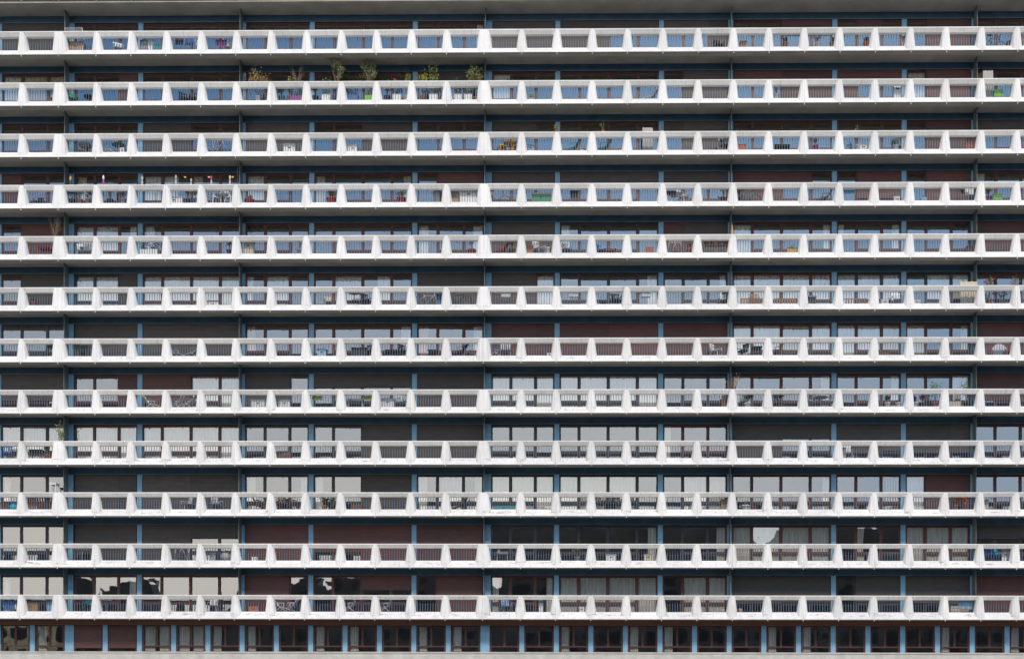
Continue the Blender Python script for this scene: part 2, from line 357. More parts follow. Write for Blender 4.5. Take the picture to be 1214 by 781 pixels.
# ---- balcony windows
def frame_mb(wd, h, mull, door):
    mb = MB(); y0, y1 = 0, .07
    mb.box(0, .06, y0, y1, 0, h).box(wd - .06, wd, y0, y1, 0, h).box(.06, wd - .06, y0, y1, h - .08, h).box(.06, wd - .06, y0, y1, 0, .09)
    for m_ in mull: mb.box(m_ - .06, m_ + .06, y0 + .003, y1 - .003, .09, h - .08)
    # slim sash bars of the opening leaves
    edges = [.06] + [q for m_ in mull for q in (m_ - .06, m_ + .06)] + [wd - .06]
    for a, b in zip(edges[::2], edges[1::2]):
        mb.box(a, a + .03, .02, .05, .09, h - .08).box(b - .03, b, .02, .05, .09, h - .08)
        mb.box(a + .03, b - .03, .02, .05, h - .12, h - .08).box(a + .03, b - .03, .02, .05, .09, .14)
    for k, (a, b) in enumerate(zip(edges[::2], edges[1::2])):
        if (k == 0 and door == 'first') or (b == edges[-1] and door == 'last'): continue
        mb.box(a, b, .004, .066, .60, .73)
        mb.box(a + .03, b - .03, .02, .05, .56, .60)
    return mb
cache = {}
H_W = FH - FL - .225 - .002
def balcony_window(r, i0, i1, codes, dark):
    n = len(codes)
    hw0 = .34 if i0 in (1, 13) else .165; hw1 = .105
    if i1 in (1,): hw1 = .12
    if i1 == 13: hw1 = .08
    x0 = rib_x(i0) + hw0; x1 = rib_x(i1) - hw1; wd = x1 - x0; z0 = zb(r) + FL + .001; h = H_W
    fr = [.31, .70] if n == 3 else [.20, .495, .79]
    mull = [wd * q for q in fr]
    door = 'last' if i0 in (-4, -1, 1, 3, 6, 13, 15) else 'first'
    key = (round(wd, 3), n, door)
    if key not in cache:
        cache[key] = (frame_mb(wd, h, mull, door).v, frame_mb(wd, h, mull, door).f)
    mb = MB(); mb.v, mb.f = cache[key]
    kf = key + (dark,)
    if kf not in cache: cache[kf] = mb.mesh('window_frame', 'frame_dark' if dark else 'frame_red')
    W = link('three_pane_window' if n == 3 else 'four_pane_window', cache[kf], B, (x0, YF, z0))
    kg = key + ('g', random.randrange(5))
    if kg not in cache:
        gm_ = MB(); gx = [.05] + mull + [wd - .05]
        for a_, b_ in zip(gx, gx[1:]):
            t1, t2 = random.gauss(0, .0045), random.gauss(0, .003)
            y_ = .035
            gm_.add([(a_ + .01, y_ - t1 - t2, .05), (b_ - .01, y_ - t1 + t2, .05), (b_ - .01, y_ + t1 + t2, h - .05), (a_ + .01, y_ + t1 - t2, h - .05)], [(0, 1, 2, 3)])
        cache[kg] = gm_.mesh('glass', 'glass')
    link('glass', cache[kg], W)
    ed = [0.03] + mull + [wd - .03]
    if r > 3 and codes.strip('o') == '': codes = ''.join(random.choice('oool') if q == 0 else (random.choice('ooog') if q == n - 1 else 'o') for q in range(n))
    # shutters: neighbouring panes with the same code share one shutter
    k = 0
    while k < n:
        c = codes[k]; e = k
        if c in 'srhtqu':
            while e + 1 < n and codes[e + 1] == c and (e + 1 - k) < 2: e += 1
            drop = {'s': 1, 'r': 1, 'h': .7, 't': .72, 'q': .34, 'u': .34}[c] + (0 if c in 'sr' else random.uniform(-.04, .05))
            a, b = ed[k] + .012, ed[e + 1] - .012
            s_ = MB().box(a, b, -.045, -.02, h - h * drop + .01, h - .002)
            s_.box(a, b, -.052, -.018, h - h * drop + .01, h - h * drop + .06)
            s_.build('roller_shutter', 'shut_grey' if c in 'shq' else 'shut_red', W)
            MB().box(a - .024, a + .0, -.05, -.012, .0, h).build('shutter_guide', 'frame_red' if not dark else 'shut_grey', W)
        elif c in 'clgvkxp':
            a, b = ed[k] + .07, ed[k + 1] - .07; t = b - a
            if c == 'l': b = a + t * random.uniform(.35, .55)
            if c == 'g': a = b - t * random.uniform(.35, .55)
            if c == 'k': b = a + t * .6
            if c == 'x':
                MB().cloth(a, b, h - .05, h - .75, .17, .03, max(3, (b - a) / .12), 40, random.random() * 6).build('valance', 'curtain_red', W)
            if c == 'v':
                q = MB()
                for j in range(5): q.box(a + t * (.25 + j * .16), a + t * (.25 + j * .16) + .07, .1, .12, .05, h - .05)
                q.build('vertical_blind', 'beige', W); k += 1; continue
            m_ = 'curtain' if c in 'clgx' else 'curtain_peach'
            if r in (2, 4, 7) and c in 'clg' and random.random() < .5: m_ = 'curtain_warm'
            MB().cloth(a, b, h - .05, .05, .13, random.uniform(.02, .04), max(2, (b - a) / random.uniform(.13, .2)), 50, random.random() * 6, .25 if c in 'kl' and random.random() < .4 else None).build('curtain', m_, W)
        k = e + 1
    return W
BAYS = [(-1, 1), (1, 3), (3, 6), (6, 8), (8, 11), (11, 13), (13, 15), (15, 18), (18, 20), (20, 23), (23, 25), (25, 27), (27, 29)]
ROWS = {
 1: 'sss ooo oooo ooo oooo oog sss ssqq qqh oouu ouo ott ooo',
 2: 'ccc oot oooo ooo oooo oqq coo oooo oss uutt tuu crr coo',
 3: 'ooo ooo ssoo sss ooss ooo qqo oooo qss oooo ooo orr qqq',
 4: 'roo loo cllo coo loog ouu qqq qqqq qqq rruo ott orr ooo',
 5: 'orr ccg looo ooo oooo log sss oooo rss coog log ooo rrr',
 6: 'oss ccs cccc lco ocgo sss ssc oooo oog xccx ccc occ ooo',
 7: 'ooo sss ssss loo oooo kog rrr rrrr rrr cccc ccc cog rrr',
 8: 'hhh oor rrcc sso qqqq sss ccc cccc ooo loog oog ooc ttt',
 9: 'ccc ccc cccc ooo ooss sss ooo oooo loo ssqq hhh hhh ooo',
 10: 'loo sss ssss log loss lcg ccc ccco occ oooo oov crr oog',
 11: 'ooo sss ssqq rrr ttrr rrr ooo oooo oog cccc olo ccc qqq',
 12: 'ooo ooo oooo rro oouu orr log cccc occ hhhh ohh hhh rrr'}
DARK = {1: '', 2: '', 3: '', 4: '', 5: 'H', 6: 'BHIKL', 7: 'A', 8: 'DEGHIF', 9: 'ADEGHJKL', 10: 'ABCDEFGHI', 11: 'ABCGHI', 12: 'AJKL'}
for r, s in ROWS.items():
    for bi, ((i0, i1), cd) in enumerate(zip(BAYS, s.split())):
        balcony_window(r, i0, i1, cd, 'ABCDEFGHIJKLM'[bi] in DARK[r])
    balcony_window(r, -4, -1, random.choice(['oooo', 'ssoo', 'cccc', 'rroo']), False)
    balcony_window(r, 29, 32, random.choice(['oooo', 'ssoo', 'cccc', 'oorr']), False)
# interior lamps seen lit on the fourth row
for xi, zi in ((217.7, 208.3), (246, 208.3), (274, 208.3)):
    X = px(xi, 2.6); mbx = MB().lathe([(.001, -.07), (.05, -.05), (.07, 0), (.05, .05), (.001, .07)], n=10)
    mbx.build('lit_lamp', 'bulb', B, (X, 2.6, (870 - zi) / 21.8 * (D + 2.6) / D))

# ---- ground floor windows and piers
GZ0, GZ1 = 4.545, 6.06
def ground_window(i, code):
    x0, x1 = rib_x(i), rib_x(i + 1)
    a = x0 + (.27 if i in (1, 13) else .15) + .03; b = x1 - (.27 if i + 1 in (1, 13) else .15) + .03; wd = b - a; h = GZ1 - GZ0
    mb = MB(); m_ = wd / 2
    mb.box(0, .09, 0, .08, 0, h).box(wd - .09, wd, 0, .08, 0, h).box(.09, wd - .09, 0, .08, h - .07, h).box(.09, wd - .09, 0, .08, 0, .05)
    mb.box(.09, wd - .09, .003, .077, .30, .38).box(m_ - .06, m_ + .06, .003, .077, .38, h - .07)
    W = mb.build('ground_floor_window', 'frame_red', B, (a, YF + .02, GZ0))
    MB().add([(.05, .04, .03), (wd - .05, .04, .03), (wd - .05, .04, h - .03), (.05, .04, h - .03)], [(0, 1, 2, 3)]).build('glass', 'glass', W)
    if code == 'r': MB().box(.06, wd - .06, -.03, -.005, .22, h - .01).build('roller_shutter', 'shut_red', W)
    if code == 'c':
        MB().cloth(.12, m_ - .12, h - .05, .08, .16, .03, 5, 40, random.random() * 6).build('curtain', 'curtain', W)
        MB().cloth(m_ + .1, wd - .15, h - .05, .08, .16, .03, 5, 40, random.random() * 6).build('curtain', 'curtain', W)
    if code == 'd':
        MB().cloth(.12, m_ * .7, h - .05, .08, .16, .03, 4, 30, random.random() * 6).build('curtain', 'curtain', W)
GC = {1: 'r', 2: 'r', 3: 'c', 4: 'c', 5: 'd', 6: 'd', 8: 'd', 22: 'd', 21: 'd', 26: 'd', 12: 'd', 19: 'o'}
for i in range(I0, I1): ground_window(i, GC.get(i, random.choice('ooddo')))
for i in range(I0, I1 + 1):
    hw = .255 if i in (1, 13) else .135
    MB().box(-hw, hw, YF - .03, YF + .3, 0, GZ1 - GZ0).build('blue_pier', 'paint_blue', B, (rib_x(i) + (.03 if i != 1 else .06), 0, GZ0))
MB().box(XL, XR, 1.35, DEEP, -1.7, GZ0).build('plinth_wall', 'plinth', B)
MB().box(XL, XR, 1.30, 1.36, GZ0 - .06, GZ0 + .012).build('plinth_coping', 'plinth', B)

# ------------------------------------------------------------------ the other side of the street, met only in the reflections
OB = empty('office_block', (70, -165, -1.7))
OB['label'] = 'pale office block across the street, mirrored in the lower windows'; OB['category'] = 'building'
MB().box(-82, 130, -12, 0, 0, 39.6).build('wall', 'street_wall', OB)
q = MB()
for k in range(-20, 32):
    for j in range(10): q.box(k * 4 + .5, k * 4 + 3.5, .0, .06, 1.2 + j * 3.5, 3.4 + j * 3.5)
q.build('window_band', 'black', OB)
MB().box(-82, -36, -11.5, -.3, 39.6, 43.5).build('top_storey', 'street_wall', OB)
MB().box(-29, 130, -11.5, -.3, 39.6, 42.2).build('top_storey', 'street_wall', OB)
rf = MB()
for k in range(-1, -1): rf.add([(k * 24 - 11, -12, 39.6), (k * 24 + 11, -12, 39.6), (k * 24 + 11, 0, 39.6), (k * 24 - 11, 0, 39.6), (k * 24 - 4, -6, 42), (k * 24 + 4, -6, 42)], [(0, 1, 5, 4), (2, 3, 4, 5), (1, 2, 5), (3, 0, 4)])
MB().box(-82.2, 130.2, -12.2, -11.6, 39.6, 40.2).build('roof_parapet', 'dark', OB)
def house(nm, lab, x0, x1, h, wall, chims):
    HB = empty(nm, ((x0 + x1) / 2, -165, -1.7)); HB['label'] = lab; HB['category'] = 'building'; a = (x1 - x0) / 2
    MB().box(-a, a, -10, 0, 0, h).build('wall', wall, HB)
    q = MB(); n = int(2 * a / 4)
    for k in range(n):
        for j in range(int(h / 3.6)): q.box(-a + k * 4 + .8, -a + k * 4 + 2.6, .0, .06, 1.4 + j * 3.6, 3.3 + j * 3.6)
    q.build('window_band', 'black', HB)
    q = MB()
    for c, w_, h_ in chims: q.box(-a + c, -a + c + w_, -8, -4, h, h + h_)
    q.build('chimney', 'dark', HB)
house('brick_house', 'brown brick house across the street, mirrored in ground windows below fourth to sixth blue columns', -60, -12.05, 29.5, 'street_wall', [(8, 4, 2), (26, 3, 3)])
house('brick_terrace', 'dark brick terrace across the street, mirrored in ground windows left of the middle', -91, -61, 24, 'street_wall', [(3, 4, 6), (12, 3, 3.5), (21, 5, 4)])
house('sandstone_house', 'golden sandstone house across the street, mirrored in the two leftmost ground windows', -128, -92, 23, 'street_gold', [(20, 4, 3)])

# ------------------------------------------------------------------ things on the balconies
ORD = ['zeroth', 'first', 'second', 'third', 'fourth', 'fifth', 'sixth', 'seventh', 'eighth', 'ninth', 'tenth', 'eleventh', 'twelfth']
FRONT = [px_ for px_ in range(0)]
def where(r, X, y):
    # opening in which the photograph shows it: project to the parapet plane
    Xf = X * (D + .3) / (D + y)
    k = max(i for i in range(I0, I1) if rib_x(i) <= Xf)
    row = ('top row' if r == 1 else 'lowest row' if r == 12 else ORD[r] + ' row from top')
    if k < 1: pos = ORD[1 - k] + ' opening left of left wide rib'
    elif k < 7: pos = ORD[k] + ' opening right of left wide rib'
    elif k < 13: pos = ORD[13 - k] + ' opening left of central wide rib'
    elif k < 20: pos = ORD[k - 12] + ' opening right of central wide rib'
    else: pos = ORD[28 - k] + ' full opening from right edge'
    return row + ', ' + pos
used = {}
def lift(r, y): return max(0, FL * 0 + .057 + zb(r) / D * (y - .37))
def hh(r, ypix, y=.85): return (869.8 - ypix) / 21.8 * (D + y) / D - zb(r) - FL
def start(name, cat, desc, r, xi, y, rz=0, z=None, grp=None):
    X = px(xi, y)
    o = empty(name, (X, y, (zb(r) + FL + .007) if z is None else z), rz)
    lab = desc + ', ' + where(r, X, y)
    n = len(lab.split())
    if n > 16: lab = lab.replace(' from top', '').replace('full opening', 'opening')
    if lab.lower() in used: print('DUPLABEL', lab)
    if len(lab.split()) > 16: print('LONG', lab)
    used[lab.lower()] = 1
    o['label'] = lab; o['category'] = cat
    if grp: o['group'] = grp
    return o

def chair(r, xi, c, desc, rz=0, y=1.0, s=1.0):
    o = start('garden_chair', 'chair', desc, r, xi, y, rz, grp='chairs on the balconies'); w2 = .24 * s
    MB().box(-w2, w2, -.23, .23, .42 * s, .455 * s).build('seat', c, o)
    b = MB(); T = Matrix.Translation((0, .22, .455 * s)) @ Matrix.Rotation(-.18, 4, 'X')
    for k in range(5): b.box(-w2 + .02 + k * (2 * w2 - .1) / 4, -w2 + .08 + k * (2 * w2 - .1) / 4, 0, .02, 0.0, .46 * s, T)
    b.box(-w2, w2, -.004, .026, .40 * s, .48 * s, T).box(-w2, w2, -.004, .026, 0, .04, T)
    b.build('backrest', c, o)
    for sx in (-1, 1):
        for sy in (-1, 1): MB().tube((sx * (w2 - .02), sy * .2, .42 * s), (sx * (w2 + .02), sy * .25, 0), .018).build('leg', c, o)
        MB().box(sx * w2 - .02, sx * w2 + .02, -.2, .24, .62 * s, .645 * s).tube((sx * w2, -.18, .43 * s), (sx * w2, -.18, .62 * s), .016).build('armrest', c, o)
    return o
def deck(r, xi, c, fab, desc, rz=0, y=.98, L=1.0):
    """reclining folding chair: two side frames, sloping fabric"""
    o = start('deck_chair', 'deck chair', desc, r, xi, y, rz, grp='reclining chairs on the balconies')
    f = MB()
    for sy in (-.25, .25):
        f.path([(-.55 * L, sy, .18), (-.1, sy, .34), (.18, sy, .40), (.52 * L, sy, .92)], .017)
        f.path([(-.5 * L, sy, 0), (.1, sy, .36), (.28, sy, .62)], .015).path([(.4, sy, 0), (-.05, sy, .36), (-.1, sy, .60), (.3, sy, .62)], .015)
    f.tube((-.55 * L, -.25, .18), (-.55 * L, .25, .18), .015).tube((.52 * L, -.25, .92), (.52 * L, .25, .92), .015).tube((.4, -.25, .01), (.4, .25, .01), .014)
    f.build('frame', c, o)
    q = MB(); pr = [(-.53 * L, .175), (-.1, .31), (.18, .375), (.5 * L, .89)]
    for (a, za), (b, z_b) in zip(pr, pr[1:]): q.add([(a, -.22, za), (b, -.22, z_b), (b, .22, z_b), (a, .22, za), (a, -.22, za - .012), (b, -.22, z_b - .012), (b, .22, z_b - .012), (a, .22, za - .012)], [(0, 1, 2, 3), (7, 6, 5, 4), (0, 4, 5, 1), (2, 6, 7, 3)])
    q.build('seat', fab, o)
    return o
def table(r, xi, c, desc, wd=.7, rz=0, y=1.0, h=.72, lc=None):
    o = start('garden_table', 'table', desc, r, xi, y, rz)
    MB().box(-wd / 2, wd / 2, -.28, .28, h - .035, h).build('tabletop', c, o)
    MB().box(-wd / 2 + .05, wd / 2 - .05, -.25, .25, h - .1, h - .035).build('apron', lc or c, o)
    for sx in (-1, 1):
        for sy in (-1, 1): MB().tube((sx * (wd / 2 - .06), sy * .22, h - .05), (sx * (wd / 2 - .04), sy * .25, 0), .02).build('leg', lc or c, o)
    return o
def rtable(r, xi, c, desc, R=.35, y=1.0, h=.72, tilt=0):
    o = start('round_table', 'table', desc, r, xi, y)
    t = MB().lathe([(.001, h - .03), (R - .02, h - .03), (R, h - .015), (R - .005, h), (.001, h)], n=24)
    if tilt:
        T = Matrix.Translation((0, 0, R + .02)) @ Matrix.Rotation(radians(82), 4, 'X') @ Matrix.Translation((0, 0, -h)); t.v = [tuple(T @ Vector(q)) for q in t.v]
    t.build('tabletop', c, o)
    p_ = MB()
    if not tilt:
        p_.tube((0, 0, 0.02), (0, 0, h - .03), .03, n=8)
        for k in range(3): p_.tube((0, 0, .08), (.27 * cos(k * 2.1 + .4), .27 * sin(k * 2.1 + .4), .01), .018)
    else: p_.tube((-.2, .12, 0), (.1, .09, .5), .02).tube((.2, .12, 0), (-.1, .09, .5), .02)
    p_.build('pedestal', c if c != 'green' else 'white', o)
    return o
def pot_prof(R, h): return [(R * .72, 0), (R * .74, .01), (R * .95, h * .85), (R * 1.08, h * .86), (R * 1.08, h), (R * .94, h), (R * .92, h * .9), (.001, h * .9)]
def plant(r, xi, potc, desc, h=.6, wd=.4, leaf='leaf', flower=None, pr=.16, ph=.26, y=.78, n=150, name='potted_plant', z=None):
    if z is None: ph = ph * .75 + lift(r, y)
    if r == 2: n = int(n * 1.9); leaf = {'leaf': 'leaf_yellow', 'leaf_dark': 'leaf_olive'}.get(leaf, leaf); wd *= 1.15
    o = start(name, 'plant', desc, r, xi, y, z=z, grp='potted plants on the balconies')
    smooth(MB().lathe(pot_prof(pr, ph), n=16).build('pot', potc, o))
    st = MB(); fo = MB(); fl = MB(); tips = []
    for k in range(7):
        a = random.uniform(0, 2 * pi); rr = wd / 2 * random.uniform(.3, .9); hh = h * random.uniform(.6, 1)
        p0 = Vector((0, 0, ph * .9)); p1 = Vector((rr * .35 * cos(a), rr * .35 * sin(a), ph + hh * .5)); p2 = Vector((rr * cos(a), rr * sin(a), ph + hh))
        st.tube(p0, p1, .009, .007, 5).tube(p1, p2, .007, .004, 5); tips += [(p1, p2)]
    for k in range(n):
        a, b = random.choice(tips); t = random.random() ** .7; p = a.lerp(b, t) + Vector([random.gauss(0, wd * .13) for _ in range(3)])
        p.z = max(p.z, ph * .95)
        if p.y > .75 + .0: p.y = .5
        (fl if flower and random.random() < .35 else fo).leaf(p, random.uniform(.06, .1))
    st.build('stem', 'twig', o); fo.build('foliage', leaf, o)
    if flower and len(fl.v) > 80: fl.build('flower', flower, o)
    return o
def tree(r, xi, potc, desc, h=1.9, wd=.9, leaf='leaf_olive', n=420, bare=False, y=.85, pot=True):
    o = start('small_tree', 'small tree', desc, r, xi, y, grp='small trees in pots on the balconies')
    if pot: smooth(MB().lathe(pot_prof(.2, .34), n=16).build('pot', potc, o))
    tr = MB(); fo = MB(); top = .3 + (h - .3) * .42; cz = (top + h) / 2 + .05; rz_ = (h - top) / 2
    tr.tube((0, 0, .25), (.03, 0, top), .022, .014, 6); twigs = []
    for k in range(16 if not bare else 22):
        a_ = random.uniform(0, 2 * pi); q_ = random.uniform(.45, 1); e_ = random.uniform(-.5, 1)
        p2 = Vector((wd / 2 * q_ * cos(a_) * (1 - .3 * abs(e_)), .32 * q_ * sin(a_), cz + rz_ * e_)); p1 = Vector((.03, 0, top)).lerp(p2, .45) + Vector((random.gauss(0, .04), 0, random.gauss(.03, .04)))
        b0 = Vector((.02, 0, random.uniform(top * .75, top)))
        tr.tube(b0, p1, .011, .008, 5).tube(p1, p2, .008, .004, 5); twigs.append((p1, p2))
        for _ in range(3):
            p3 = p2 + Vector((random.gauss(0, .10), random.gauss(0, .06), random.gauss(.05, .08))); st_ = p1.lerp(p2, random.random()); tr.tube(st_, p3, .006, .003, 4); twigs.append((st_, p3))
    for k in range(0 if bare else n):
        a_, b_ = random.choice(twigs); p = a_.lerp(b_, random.random() ** .6 * 1.1) + Vector([random.gauss(0, .035) for _ in range(3)])
        p.y = max(-.32, min(.6, p.y)); p.z = min(p.z, h)
        fo.leaf(p, random.uniform(.05, .09))
    tr.build('trunk', 'twig', o)
    if not bare: fo.build('crown', leaf, o)
    return o
def planter(r, xi, c, desc, L=.5, h=.3, leaf='leaf', flower=None, ph=.4, y=.72, n=130, hang=False):
    if not hang: h = h * .8 + lift(r, y)
    o = start('planter_box', 'planter', desc, r, xi, y if not hang else .6, z=None if not hang else zb(r) + .88, grp='planter boxes on the balconies')
    m = MB(); d = .14; a = L / 2
    m.add([(-a + .02, -d + .02, 0), (a - .02, -d + .02, 0), (a - .02, d - .02, 0), (-a + .02, d - .02, 0), (-a, -d, h), (a, -d, h), (a, d, h), (-a, d, h), (-a + .02, -d + .02, h), (a - .02, -d + .02, h), (a - .02, d - .02, h), (-a + .02, d - .02, h),
        (-a + .02, -d + .02, h - .04), (a - .02, -d + .02, h - .04), (a - .02, d - .02, h - .04), (-a + .02, d - .02, h - .04)],
        [(3, 2, 1, 0), (0, 1, 5, 4), (1, 2, 6, 5), (2, 3, 7, 6), (3, 0, 4, 7), (4, 5, 9, 8), (5, 6, 10, 9), (6, 7, 11, 10), (7, 4, 8, 11), (8, 9, 13, 12), (9, 10, 14, 13), (10, 11, 15, 14), (11, 8, 12, 15)])
    m.build('trough', c, o); MB().box(-a + .03, a - .03, -d + .03, d - .03, h - .06, h - .045).build('soil', 'soil', o)
    fo = MB(); fl = MB()
    for k in range(n):
        p = (random.uniform(-a, a), random.uniform(-d, d), h + abs(random.gauss(0, .45)) * ph - .02); (fl if flower and random.random() < .3 else fo).leaf(p, random.uniform(.06, .11))
    if n: fo.build('foliage', leaf, o)
    if fl.v: fl.build('flower', flower, o)
    return o
def chest(r, xi, c, desc, L=.6, h=.4, d=.4, lid=None, y=.82, z=None, name='storage_box', cat='box'):
    if z is None: h = h * .85 + lift(r, y)
    o = start(name, cat, desc, r, xi, y, z=z)
    MB().box(-L / 2, L / 2, -d / 2, d / 2, 0, h * .86).build('body', c, o)
    MB().box(-L / 2 - .015, L / 2 + .015, -d / 2 - .015, d / 2 + .015, h * .86 + .002, h).build('lid', lid or c, o)
    MB().box(-.07, .07, -d / 2 - .03, -d / 2 - .001, h * .6, h * .66).build('handle', 'dark', o)
    return o
def crate(r, xi, c, desc, L=.5, h=.3, y=.8):
    h = h * .85 + lift(r, y)
    o = start('crate', 'crate', desc, r, xi, y); d = .17; a = L / 2; m = MB(); n = 3
    for k in range(n):
        z0 = k * h / n; m.box(-a, a, -d, -d + .015, z0 + .01, z0 + h / n - .02).box(-a, a, d - .015, d, z0 + .01, z0 + h / n - .02)
        m.box(-a, -a + .015, -d + .016, d - .016, z0 + .01, z0 + h / n - .02).box(a - .015, a, -d + .016, d - .016, z0 + .01, z0 + h / n - .02)
    m.build('slats', c, o)
    q = MB()
    for sx in (-a + .03, a - .03):
        for sy in (-d + .02, d - .02): q.box(sx - .015, sx + .015, sy - .01 + .012 * (1 if sy < 0 else -1), sy + .01 + .012 * (1 if sy < 0 else -1), 0, h)
    q.box(-a + .02, a - .02, -d + .02, d - .02, .0, .012); q.build('corner_posts', c, o)
    return o
def towel(r, xi, c, desc, wd=.5, top=1.12, bot=.4, y=.62, cat='towel', name='hanging_towel'):
    z = zb(r); X = px(xi, y)
    o = start(name, cat, desc, r, xi, y, z=z)
    MB().cloth(-wd / 2, wd / 2, top, bot, 0, .02, 3, 24, random.random() * 6).build('cloth', c, o)
    MB().cloth(-wd / 2, wd / 2, top, top - (top - bot) * .5, .05, .012, 3, 24, 1).add([(-wd / 2, .0, top), (wd / 2, 0, top), (wd / 2, .05, top), (-wd / 2, .05, top)], [(0, 1, 2, 3)]).build('back_fold', c, o)
    return o
def bicycle(r, xi, c, desc, rz=0, y=.95):
    o = start('bicycle', 'bicycle', desc, r, xi, y, rz, grp='bicycles on the balconies')
    for sx in (-.5, .5):
        m = MB(); R = .32
        pts = [(sx + R * cos(a * pi / 10), 0, R + .02 + R * sin(a * pi / 10)) for a in range(21)]
        m.path(pts, .018); W = m.build('wheel', 'black', o)
        s_ = MB()
        for a in range(8): s_.tube((sx, 0, R + .02), (sx + R * cos(a * pi / 4), 0, R + .02 + R * sin(a * pi / 4)), .004, n=4)
        s_.build('spokes', 'silver', W)
    MB().path([(-.5, 0, .34), (-.08, 0, .3), (.36, 0, .75), (-.2, 0, .72), (-.5, 0, .34)], .017).tube((-.08, 0, .3), (-.24, 0, .88), .016).tube((.5, 0, .34), (.34, 0, .9), .016).build('frame', c, o)
    MB().box(-.36, -.14, -.06, .06, .88, .92).build('saddle', 'black', o)
    MB().tube((.34, -.25, .93), (.34, .25, .93), .013).tube((.34, 0, .88), (.34, 0, .93), .013).build('handlebar', 'dark', o)
    return o
def airer(r, xi, desc, c='white', wd=.8, h=.95, y=.95, laundry=None):
    o = start('drying_rack', 'drying rack', desc, r, xi, y, grp='drying racks on the balconies'); m = MB(); a = wd / 2
    for sx in (-a, a): m.tube((sx, -.25, 0), (sx, .25, h), .014).tube((sx, .25, 0), (sx, -.25, h), .014)
    m.tube((-a, 0, .0), (a * .2, 0, h), .01).tube((a, 0, 0), (-a * .2, 0, h), .01)
    m.build('frame', c, o); q = MB()
    for k in range(6): q.tube((-a, -.25 + k * .1, h), (a, -.25 + k * .1, h), .008, n=4)
    q.build('rails', c, o)
    if laundry:
        for k, lc in enumerate(laundry):
            x0 = -a + .05 + k * (wd - .1) / len(laundry); MB().cloth(x0, x0 + (wd - .15) / len(laundry), h + .01, h - random.uniform(.35, .6), -.26 + .1 * k, .012, 2, 14).build('laundry', lc, o)
    return o
def ball(r, xi, c, desc, R=.2, y=.8):
    o = start('exercise_ball', 'ball', desc, r, xi, y); n = 8
    smooth(MB().lathe([(max(.001, R * sin(pi * k / n)), R - R * cos(pi * k / n)) for k in range(n + 1)], n=18).build('sphere', c, o)); MB().lathe([(.001, 2 * R - .012), (.02, 2 * R - .01), (.02, 2 * R + .004), (.001, 2 * R + .006)], n=8).build('plug', 'white', o)
    return o
def parasol(r, xi, c, desc, h=2.1, y=.8):
    o = start('folded_parasol', 'parasol', desc, r, xi, y)
    smooth(MB().lathe([(.22, 0), (.22, .06), (.05, .09), (.04, .2), (.02, .2)], n=16).build('base', 'grey', o)); MB().tube((0, 0, .1), (0, 0, h), .02, n=8).build('pole', 'wood', o)
    m = MB().lathe([(.05, h * .45), (.11, h * .5), (.09, h * .75), (.03, h * .97), (.001, h * .98)], n=9); m.build('canopy', c, o); return o
def ornament(r, xi, c, c2, desc, ztop=2.05, y=.56):
    """small figure on a stick fixed to the rail"""
    o = start('garden_ornament', 'ornament', desc, r, xi, y, z=zb(r) + 1.12, grp='ornaments on sticks along the rail'); h = ztop - 1.12
    MB().tube((0, 0, -.3), (0, 0, h * .62), .012).build('stick', c, o)
    smooth(MB().lathe([(.025, h * .3), (.055, h * .42), (.065, h * .55), (.035, h * .7), (.025, h * .72)], n=10).build('body', c, o))
    smooth(MB().lathe([(.001, h * .7), (.045, h * .74), (.065, h * .84), (.045, h * .94), (.001, h)], n=10).build('head', c2, o)); return o
def screen(r, xi, c, desc, wd=1.2, h=.55, y=.6):
    o = start('wooden_trellis', 'trellis', desc, r, xi, y); m = MB(); a = wd / 2
    m.box(-a, a, -.02, .0, 0.02, .06).box(-a, a, -.02, .0, h - .04, h); n = int(wd / .13)
    for k in range(n): m.box(-a + k * wd / n, -a + k * wd / n + .075, .002, .02, .0, h)
    m.build('slats', c, o); MB().box(-a, -a + .04, .022, .05, 0, h + .03).box(a - .04, a, .022, .05, 0, h + .03).build('posts', c, o); return o

# ---- row 1
chest(1, 88, 'tan', 'wide wicker chest', .95, .42, .4, 'wood')
airer(1, 87, 'white wire rack standing above the rail', wd=.95, h=1.34, y=.72)
chair(1, 138, 'white', 'white slatted chair', .5)
towel(1, 168, 'grey', 'grey patterned towel', .4, 1.12, .45)
towel(1, 185, 'teal', 'teal cloth', .5, .85, .35)
towel(1, 177, 'white', 'white towel', .3, 1.12, .4)
airer(1, 218, 'white clothes rack with dark laundry', wd=1.15, h=.98, laundry=['dark', 'blue'])
towel(1, 260, 'purple', 'purple towel', .62, 1.1, .72)
chair(1, 271, 'white', 'white garden chair', 1.2)
chair(1, 850, 'black', 'black slatted chair', .3)
chest(1, 879, 'wood', 'small brown wicker basket', .35, .3, .3)
plant(1, 929, 'terracotta', 'low plant in clay pot', .25, .3)
plant(1, 968, 'white', 'white flowering plant', .3, .6, 'leaf_olive', 'flower_white')
plant(1, 1025, 'orange', 'small plant in orange pot', .22, .3)
plant(1, 985, 'tan', 'dry plant in tan pot', .2, .3, 'leaf_dry')
towel(1, 1070, 'beige', 'beige towel', .25, 1.12, .5)
bicycle(1, 1176, 'dark', 'dark bicycle parked at the glass', .3)
chest(1, 1196, 'tan', 'low tan box', .4, .22, .3)
